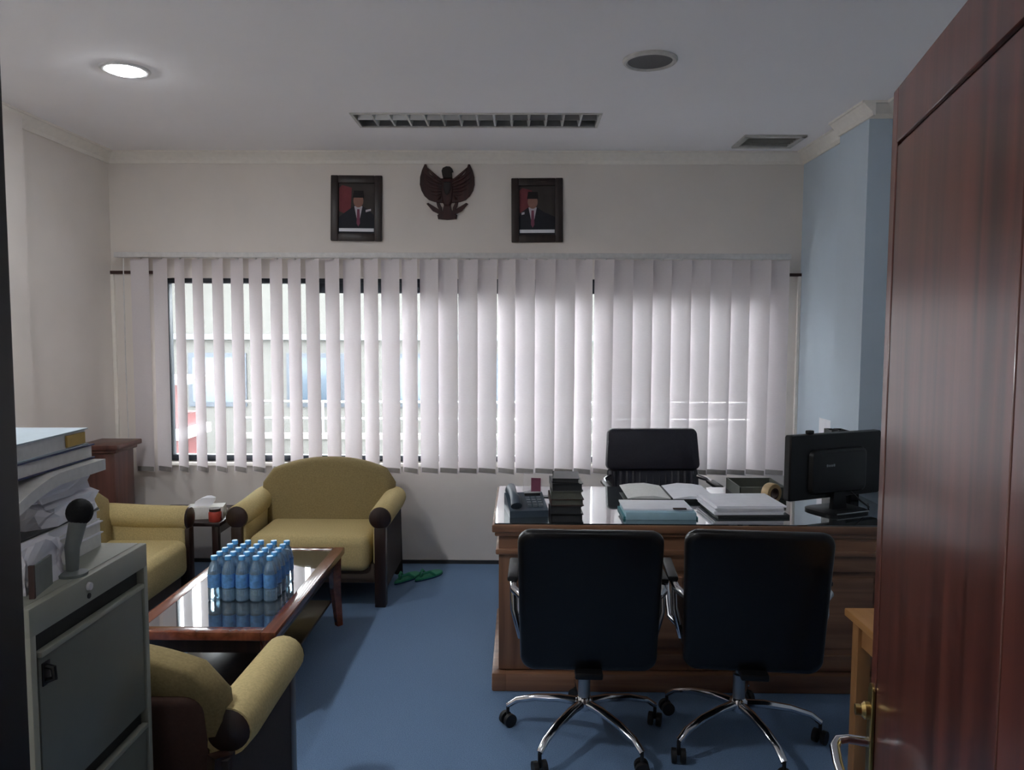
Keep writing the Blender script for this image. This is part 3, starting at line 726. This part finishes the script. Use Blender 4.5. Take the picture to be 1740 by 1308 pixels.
# ------------------------------------------------------------------ desk
DXL, DXR, DY0, DY1, DH = -0.122, 1.80, 3.35, 4.19, 0.765
dk = thing('office_desk', 'large brown wooden office desk with panelled front and glass top', 'desk', ((DXL+DXR)/2, (DY0+DY1)/2, 0))
hw, hd = (DXR-DXL)/2, (DY1-DY0)/2
box('desk_top', 'desk', (-hw, hw, -hd, hd, DH-0.035, DH), dk, 0.006)
box('glass_sheet', 'tglass', (-hw+0.012, hw-0.012, -hd+0.012, hd-0.012, DH, DH+0.006), dk)
dk.children[-1]['label'] = 'clear glass sheet over the desk top'
box('cornice_moulding', 'desk', (-hw+0.012, hw-0.012, -hd+0.012, hd-0.012, DH-0.055, DH-0.035), dk, 0.006)
box('frieze', 'desk', (-hw+0.03, hw-0.03, -hd+0.03, -hd+0.05, 0.645, DH-0.05), dk)
box('frieze_moulding', 'desk', (-hw+0.016, hw-0.016, -hd+0.016, hd-0.02, 0.625, 0.65), dk, 0.006)
box('modesty_board', 'desk', (-hw+0.03, hw-0.03, -hd+0.055, -hd+0.07, 0.03, 0.64), dk)
for x0, x1 in ((-hw+0.03, -hw+0.17), (hw-0.17, hw-0.03), (-0.07, 0.07)):
    box('front_stile', 'deskv', (x0, x1, -hd+0.034, -hd+0.056, 0.09, 0.63), dk, 0.003)
for x0, x1 in ((-hw+0.17, -0.07), (0.07, hw-0.17)):
    box('front_rail', 'desk', (x0, x1, -hd+0.036, -hd+0.056, 0.55, 0.63), dk, 0.003); box('front_rail', 'desk', (x0, x1, -hd+0.036, -hd+0.056, 0.09, 0.16), dk, 0.003)
    box('front_panel', 'desk', (x0+0.03, x1-0.03, -hd+0.044, -hd+0.056, 0.19, 0.52), dk, 0.006)
for s in (-1, 1):
    box('side_panel', 'deskv', (s*(hw-0.045)-0.015, s*(hw-0.045)+0.015, -hd+0.05, hd-0.03, 0.09, 0.63), dk)
    box('plinth', 'desk', (s*(hw-0.035)-0.035, s*(hw-0.035)+0.035, -hd+0.0, hd-0.02, 0, 0.085), dk, 0.008)
box('plinth', 'desk', (-hw+0.06, hw-0.06, -hd+0.0, -hd+0.06, 0, 0.085), dk, 0.008)
ZD = DH+0.006
# telephone
t = thing('telephone', 'blue-grey desk telephone at the left end of the desk', 'telephone', (0.03, 3.57, ZD), 0.15)
bm = bmesh.new(); add_loft(bm, [(-0.10, 0), (0.10, 0), (0.10, 0.075), (0.07, 0.08), (-0.10, 0.03)], [(-0.09, 1), (0.09, 1)], 'x', fn=lambda q: q); finish('phone_body', bm, 'phone', t)
tube('handset', 'phone', [(-0.06, -0.105, 0.055), (-0.06, -0.08, 0.078), (-0.06, 0.0, 0.088), (-0.06, 0.08, 0.10), (-0.06, 0.10, 0.085)], [0.026, 0.024, 0.018, 0.024, 0.026], t, 12)
for i in range(3):
    for j in range(4):
        box('key', 'keys', (0.0+i*0.026, 0.018+i*0.026, -0.07+j*0.024, -0.054+j*0.024, 0.04+j*0.006, 0.052+j*0.006), t)
box('display', 'darkgrey', (0.0, 0.075, 0.035, 0.07, 0.066, 0.083), t)
# acrylic stand behind the phone
t = thing('acrylic_stand', 'small clear acrylic card stand behind the telephone', 'card stand', (0.09, 3.90, ZD), -0.2)
box('sheet', 'acrylic', (-0.075, 0.075, -0.002, 0.002, 0.0, 0.125), t); t.children[0].rotation_euler.x = math.radians(-14)
box('foot_plate', 'acrylic', (-0.075, 0.075, -0.005, 0.06, 0.0, 0.004), t)
box('card', 'tie', (-0.03, 0.02, -0.004, -0.0022, 0.01, 0.10), t); t.children[2].rotation_euler.x = math.radians(-14)
# pile of dark boxes/books beside the phone
zt = ZD
for i, (lab, mat, h, lx, ly, rz) in enumerate((
        ('black ledger at the bottom of the dark pile on the desk', 'black', 0.040, 0.145, 0.21, 0.02),
        ('charcoal box second from the bottom of the dark desk pile', 'darkgrey', 0.036, 0.142, 0.20, -0.02),
        ('brown-black book in the middle of the dark desk pile', 'brown', 0.030, 0.148, 0.20, 0.03),
        ('olive-grey book above the middle of the dark desk pile', 'olivegrey', 0.036, 0.140, 0.20, -0.01),
        ('grey book second from the top of the dark desk pile', 'darkgrey', 0.034, 0.138, 0.19, 0.04),
        ('thin dark diary on top of the dark desk pile', 'black', 0.022, 0.120, 0.18, -0.05))):
    book('ledger', lab, mat, 0.212, 3.475, zt, lx, ly, h, rz, 0, 'olivegrey' if i in (2, 3) else 'darkgrey'); zt += h
# papers on the desk
t = thing('open_file', 'open white file with two pages lying in front of the swivel chair', 'papers', (0.765, 3.955, ZD), 0)
zt0 = 0.022
box('folder_block', 'darkgrey', (-0.20, 0.20, -0.15, 0.15, 0, 0.02), t, 0.002)
for s, mt in ((-1, 'paper2'), (1, 'paper')):
    bm = bmesh.new(); add_loft(bm, [(s*0.006, 0.020), (s*0.09, 0.034), (s*0.17, 0.030), (s*0.222, 0.021), (s*0.222, 0.019), (s*0.006, 0.018)], [(-0.165, 1), (0.165, 1)], 'y'); finish('page_stack', bm, mt, t, True, 30)
t = book('report', 'white report on a teal file near the front edge of the desk', 'bluepaper', 0.645, 3.545, ZD, 0.32, 0.22, 0.035, 0.0, 0, None, 'papers')
box('top_sheet', 'paper', (-0.165, 0.15, -0.075, 0.115, 0.035, 0.043), t, 0.001); box('teal_folder', 'teal', (-0.17, 0.17, -0.10, 0.115, 0.0, 0.012), t); box('clip', 'brown', (0.06, 0.12, -0.085, -0.07, 0.043, 0.048), t)
bm = bmesh.new(); rnd = random.Random(4)
t = thing('paper_stack', 'stack of white papers over a dark folder left of the monitor', 'papers', (1.07, 3.63, ZD), 0.05)
box('folder', 'darkgrey', (-0.165, 0.17, -0.15, 0.14, 0, 0.014), t, 0.002)
for k in range(5): box('sheets', 'paper', (-0.17+rnd.uniform(-.012, .006), 0.15+rnd.uniform(-.01, .012), -0.145+rnd.uniform(-.006, .01), 0.145+rnd.uniform(-.01, .012), 0.014+k*0.008, 0.0215+k*0.008), t)
t = thing('letter_tray', 'dark grey letter tray behind the paper stack', 'letter tray', (1.25, 4.02, ZD), 0.0)
box('tray_floor', 'darkgrey', (-0.12, 0.12, -0.13, 0.13, 0, 0.005), t)
for d in ((-0.12, -0.113, -0.13, 0.13), (0.113, 0.12, -0.13, 0.13), (-0.12, 0.12, 0.123, 0.13), (-0.12, 0.12, -0.13, -0.125)): box('tray_wall', 'olivegrey', (*d, 0.003, 0.06), t)
t = thing('tape_roll', 'cream tape roll with a brown core beside the monitor', 'tape', (1.262, 3.80, ZD), 0.5)
bm = bmesh.new(); add_lathe(bm, [(0.028, -0.022), (0.048, -0.022), (0.05, -0.018), (0.05, 0.018), (0.048, 0.022), (0.028, 0.022), (0.028, -0.022)], (0, 0, 0.05), 28, 'y'); finish('tape', bm, 'tan', t, True)
bm = bmesh.new(); add_lathe(bm, [(0.022, -0.023), (0.0285, -0.023), (0.0285, 0.023), (0.022, 0.023), (0.022, -0.023)], (0, 0, 0.05), 28, 'y'); finish('core', bm, 'brown', t, True)
# monitor, seen from the back
mn = thing('monitor', 'black computer monitor on the desk, seen from behind', 'monitor', (1.51, 3.668, ZD), math.atan2(0.236, 0.53))
bm = bmesh.new(); add_loft(bm, rrect(-0.29, 0.29, 0.065, 0.375, 0.012), [(-0.025, 0.98), (-0.018, 1), (0.012, 1), (0.016, 0.99)], 'y', centre=(0, 0.22)); finish('casing', bm, 'blackg', mn, True, 30)
bm = bmesh.new(); add_loft(bm, rrect(-0.17, 0.17, 0.09, 0.30, 0.03), [(-0.055, 0.9), (-0.045, 1), (-0.02, 1.05)], 'y', centre=(0, 0.2)); hump = finish('rear_hump', bm, 'blackg', mn, True, 30)
bm = bmesh.new()
for k, (x, h) in enumerate(((-0.036, 0.012), (-0.022, 0.010), (-0.008, 0.010), (0.006, 0.012))):
    add_loft(bm, rrect(x, x+0.010, 0.222, 0.222+h, 0.003, 3), [(-0.0565, 1), (-0.0545, 1)], 'y')
finish('maker_mark', bm, 'steel', mn).location.x = -0.06
box('screen', 'black', (-0.277, 0.277, 0.0155, 0.017, 0.08, 0.36), mn)
bm = bmesh.new(); add_loft(bm, [(-0.045, 0.012), (0.045, 0.012), (0.035, 0.12), (-0.035, 0.12)], [(-0.05, 1), (-0.028, 1)], 'y'); finish('neck', bm, 'black', mn)
bm = bmesh.new(); add_loft(bm, rrect(-0.13, 0.13, -0.13, 0.07, 0.05), [(0, 1), (0.010, 1), (0.014, 0.93)], 'z', centre=(0, -0.03)); ft = finish('foot', bm, 'black', mn, True)
tube('foot_edge', 'steel', [(-0.10, -0.131, 0.012), (0.0, -0.135, 0.012), (0.10, -0.131, 0.012)], 0.003, ft, 6)
box('camera_stub', 'black', (-0.17, -0.135, -0.012, 0.012, 0.375, 0.392), mn, 0.004)
tube('cable', 'black', [(0.05, -0.03, 0.12), (0.10, -0.08, 0.05), (0.18, -0.06, 0.008), (0.24, 0.0, 0.006)], 0.004, mn, 6)
for i, x in enumerate((1.655, 1.705)):
    t = thing('magazine_file', ('left' if i == 0 else 'right') + ' black magazine file standing behind the monitor', 'file holder', (x, 3.98, ZD), 0.0, 'magazine files behind the monitor')
    for s in (-1, 1):
        bm = bmesh.new(); add_loft(bm, [(-0.12, 0), (0.12, 0), (0.12, 0.34), (0.02, 0.34), (-0.12, 0.17)], [(s*0.019-0.002, 1), (s*0.019+0.002, 1)], 'x'); finish('side', bm, 'black', t)
    box('back', 'black', (-0.019, 0.019, 0.116, 0.12, 0, 0.34), t); box('bottom', 'black', (-0.019, 0.019, -0.12, 0.12, 0, 0.004), t); box('front', 'black', (-0.019, 0.019, -0.12, -0.116, 0, 0.17), t)
    box('documents', 'olivegrey', (-0.014, 0.014, -0.1, 0.11, 0.004, 0.29), t)
o = box('wall_notice', 'paper', (XR-0.004, XR-0.001, 4.58, 4.84, 0.78, 1.085)); tag(o, 'white paper sheet stuck on the blue-grey wall above the monitor', 'paper')

# ------------------------------------------------------------------ swivel chairs
def star_base(t, off, rad=0.32):
    for k in range(5):
        a = math.radians(off + 72*k); c, s = math.cos(a), math.sin(a)
        f = [(0.02, 0.150, .020), (0.10, 0.150, .019), (0.20, 0.138, .017), (0.28, 0.115, .015), (rad, 0.085, .014)]
        l = tube('base_leg', 'chrome', [(c*r, s*r, z) for r, z, _ in f], [q for _, _, q in f], t, 10, 0.8)
        x, y = c*rad, s*rad
        bm = bmesh.new(); ca, sa = math.cos(a+0.9), math.sin(a+0.9)
        for q in (-1, 1):
            p = Vector((x-sa*0.017*q, y+ca*0.017*q, 0.027)); d = Vector((-sa, ca, 0))*0.009
            add_cyl(bm, p-d, p+d, 0.027, None, 16)
        add_cyl(bm, (x, y, 0.03), (x, y, 0.085), 0.007, None, 8)
        finish('caster', bm, 'rubber', l, True, 35)
    lathe('hub', 'chrome', [(0, 0.125), (0.034, 0.125), (0.038, 0.14), (0.034, 0.165), (0.026, 0.175), (0, 0.175)], (0, 0, 0), t)
    lathe('gas_lift', 'steel', [(0, 0.17), (0.024, 0.17), (0.024, 0.27), (0.015, 0.275), (0.015, 0.40), (0, 0.40)], (0, 0, 0), t)
def visitor_chair(label, loc, rz, off):
    t = thing('swivel_chair', label, 'chair', loc, rz, 'visitor chairs in front of the desk')
    star_base(t, off - math.degrees(rz))
    box('tilt_mechanism', 'black', (-0.09, 0.09, -0.12, 0.10, 0.385, 0.42), t, 0.01)
    bm = bmesh.new(); add_loft(bm, rrect(-0.25, 0.25, -0.22, 0.25, 0.06), [(0.415, 0.9), (0.42, 0.98), (0.44, 1), (0.475, 1), (0.495, 0.97), (0.50, 0.88)], 'z', fn=lambda q: Vector((q.x, q.y, q.z + 0.10*(q.x/0.5)**2 - 0.03*max(0, q.y-0.15)))); finish('seat', bm, 'leather', t, True, 60)
    out = []
    for u, v in rrect(-0.262, 0.262, 0.38, 0.925, 0.05, 6): out.append((u*(0.955+0.045*(v-0.38)/0.545), v))
    def bend(q): return Vector((q.x, q.y - 0.235 - 0.13*(q.z-0.38) + 0.35*q.x*q.x - 0.10*max(0, q.z-0.86)**1.0 - 0.09*max(0, 0.46-q.z)*-6*0.3, q.z))
    bm = bmesh.new(); add_loft(bm, out, [(-0.03, 0.90), (-0.027, 0.965), (-0.018, 0.99), (0.0, 1), (0.018, 0.99), (0.028, 0.95), (0.031, 0.88)], 'y', centre=(0, 0.65), fn=bend); back = finish('backrest', bm, 'leather', t, True, 60)
    box('back_spine', 'black', (-0.05, 0.05, -0.285, -0.10, 0.37, 0.395), t, 0.006)
    for s in (-1, 1):
        a = tube('armrest', 'chrome', [(s*0.245, -0.24, 0.66), (s*0.273, -0.20, 0.672), (s*0.283, -0.05, 0.675), (s*0.283, 0.10, 0.665), (s*0.281, 0.17, 0.64), (s*0.273, 0.17, 0.56), (s*0.27, 0.06, 0.47), (s*0.22, 0.02, 0.43)], [0.012, 0.016, 0.017, 0.017, 0.016, 0.015, 0.014, 0.013], t, 10)
        tube('rear_strut', 'chrome', [(s*0.28, -0.12, 0.67), (s*0.278, -0.15, 0.58), (s*0.25, -0.15, 0.47)], [0.014, 0.013, 0.012], t, 10)
        box('arm_pad', 'black', (s*0.283-0.020, s*0.283+0.020, -0.15, 0.10, 0.684, 0.704), a, 0.007)
    return t
visitor_chair('black visitor swivel chair left of the pair, nearer the armchairs', (0.262, 2.965, 0), math.radians(-1.5), 163)
visitor_chair('black visitor swivel chair right of the pair, nearer the door', (0.878, 2.965, 0), math.radians(-5), 140)
def boss_chair(loc, rz):
    t = thing('executive_chair', 'black executive swivel chair behind the desk with ribbed lower back', 'chair', loc, rz)
    star_base(t, 20, 0.32)
    box('tilt_mechanism', 'black', (-0.1, 0.1, -0.1, 0.12, 0.385, 0.42), t, 0.01)
    bm = bmesh.new(); add_loft(bm, rrect(-0.26, 0.26, -0.27, 0.22, 0.07), [(0.41, 0.9), (0.42, 0.98), (0.45, 1), (0.49, 0.98), (0.51, 0.88)], 'z'); finish('seat', bm, 'leather', t, True, 60)
    lean = lambda q: Vector((q.x, q.y + 0.20 + 0.16*(q.z-0.5) - 0.4*q.x*q.x*-1*0.0 - 0.25*q.x*q.x, q.z))
    out = [(u*(1.0 - 0.05*(v-0.79)/0.24), v) for u, v in rrect(-0.295, 0.295, 0.775, 1.025, 0.035, 6)]
    bm = bmesh.new(); add_loft(bm, out, [(-0.035, 0.90), (-0.028, 0.975), (0, 1), (0.03, 0.97), (0.035, 0.9)], 'y', centre=(0, 0.9), fn=lean); finish('upper_back', bm, 'slate', t, True, 60)
    out = rrect(-0.285, 0.285, 0.47, 0.785, 0.03, 5)
    bm = bmesh.new(); add_loft(bm, out, [(-0.015, 0.96), (0.0, 1), (0.03, 0.97)], 'y', centre=(0, 0.63), fn=lean); lb = finish('lower_back', bm, 'slate', t, True, 60)
    for k in range(13):
        x = -0.24+0.04*k
        pts = [lean(Vector((x, -0.018, z))) for z in (0.49, 0.58, 0.67, 0.765)]
        tube('rib', 'slate', pts, [0.012, 0.017, 0.017, 0.012], lb, 8)
    for s in (-1, 1):
        tube('armrest', 'chrome', [(s*0.27, 0.18, 0.74), (s*0.315, 0.12, 0.73), (s*0.32, -0.10, 0.70), (s*0.31, -0.16, 0.64), (s*0.28, -0.08, 0.46)], 0.014, t, 10)
        box('arm_pad', 'black', (s*0.32-0.025, s*0.32+0.025, -0.10, 0.10, 0.715, 0.735), t, 0.008)
    return t
boss_chair((0.835, 4.47, 0), math.radians(3))

# ------------------------------------------------------------------ light wooden side table by the door
t = thing('side_table', 'light wooden side table half hidden behind the open door', 'table', (1.36, 2.10, 0))
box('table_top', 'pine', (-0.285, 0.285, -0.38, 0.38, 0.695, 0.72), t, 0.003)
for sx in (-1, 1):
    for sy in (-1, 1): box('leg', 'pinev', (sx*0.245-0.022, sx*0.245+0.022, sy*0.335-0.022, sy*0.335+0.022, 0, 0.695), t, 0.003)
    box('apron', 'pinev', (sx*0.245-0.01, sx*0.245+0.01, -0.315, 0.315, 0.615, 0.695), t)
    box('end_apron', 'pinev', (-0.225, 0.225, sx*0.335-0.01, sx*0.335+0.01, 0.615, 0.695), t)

# ------------------------------------------------------------------ outside the window
struct(box('added_sunshade', 'roof', (-2.9, -1.0, YB+0.16, YB+1.15, 2.12, 2.20)), 'unseen slab added outside to shade the left window bay')  # added out of view to keep sun and sky off the left vanes
struct(box('added_shade_fin', 'cream', (XR-0.05, XR+0.15, YB+0.16, YB+0.9, -1.2, 2.6)), 'unseen fin added outside to shade the right end of the blind')  # added out of view to cut the sun on the right vanes
o = box('ground_outside', 'pave', (-40, 40, YB+0.6, 60, -1.3, -1.2)); struct(o)
nb_ = thing('neighbour_building', 'cream building with a sloping grey roof seen through the open vanes', 'building', (-7.2, 17.0, -1.2))
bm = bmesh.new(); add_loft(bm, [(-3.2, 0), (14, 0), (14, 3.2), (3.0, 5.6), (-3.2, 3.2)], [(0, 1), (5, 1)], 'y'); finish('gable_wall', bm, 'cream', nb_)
for a, b in (((-3.6, 3.06), (3.0, 5.62)), ((3.0, 5.62), (14.4, 3.12))):
    bm = bmesh.new(); add_loft(bm, [a, b, (b[0], b[1]+0.22), (a[0], a[1]+0.22)], [(-0.5, 1), (5.3, 1)], 'y'); finish('roof_slope', bm, 'roof', nb_)
for k in range(5):
    wv = box('window', 'alu', (-2.4+k*2.2, -1.1+k*2.2, -0.04, 0.06, 1.1, 2.3), nb_); box('pane', 'paneblue', (-2.3+k*2.2, -1.2+k*2.2, -0.06, -0.04, 1.2, 2.2), wv)
box('ledge', 'roof', (-3.2, 14, -0.15, 0.05, 2.6, 2.72), nb_)
o = thing('red_stall', 'red painted stall with a white counter across the yard', 'stall', (-5.9, 12.0, -1.2))
box('stall_body', 'redpaint', (-0.7, 0.7, -0.4, 0.4, 0, 1.5), o); box('counter', 'paper', (-0.8, 0.8, -0.6, 0.5, 1.15, 1.3), o); box('stall_roof', 'roof', (-0.95, 0.95, -0.7, 0.6, 2.0, 2.08), o)
for s in (-1, 1): box('post', 'redpaint', (s*0.65-0.04, s*0.65+0.04, -0.36, -0.28, 1.5, 2.0), o)
o = thing('garden_wall', 'low white boundary wall with a rail across the yard', 'wall', (-3.5, 13.5, -1.2))
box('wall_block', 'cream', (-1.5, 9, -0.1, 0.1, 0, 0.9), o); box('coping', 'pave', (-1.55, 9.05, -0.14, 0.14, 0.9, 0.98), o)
for z in (1.25, 1.55): tube('rail', 'steel', [(-1.5, 0, z), (9, 0, z)], 0.025, o, 8)
for k in range(8): tube('rail_post', 'steel', [(-1.5+k*1.5, 0, 0.95), (-1.5+k*1.5, 0, 1.57)], 0.025, o, 8)
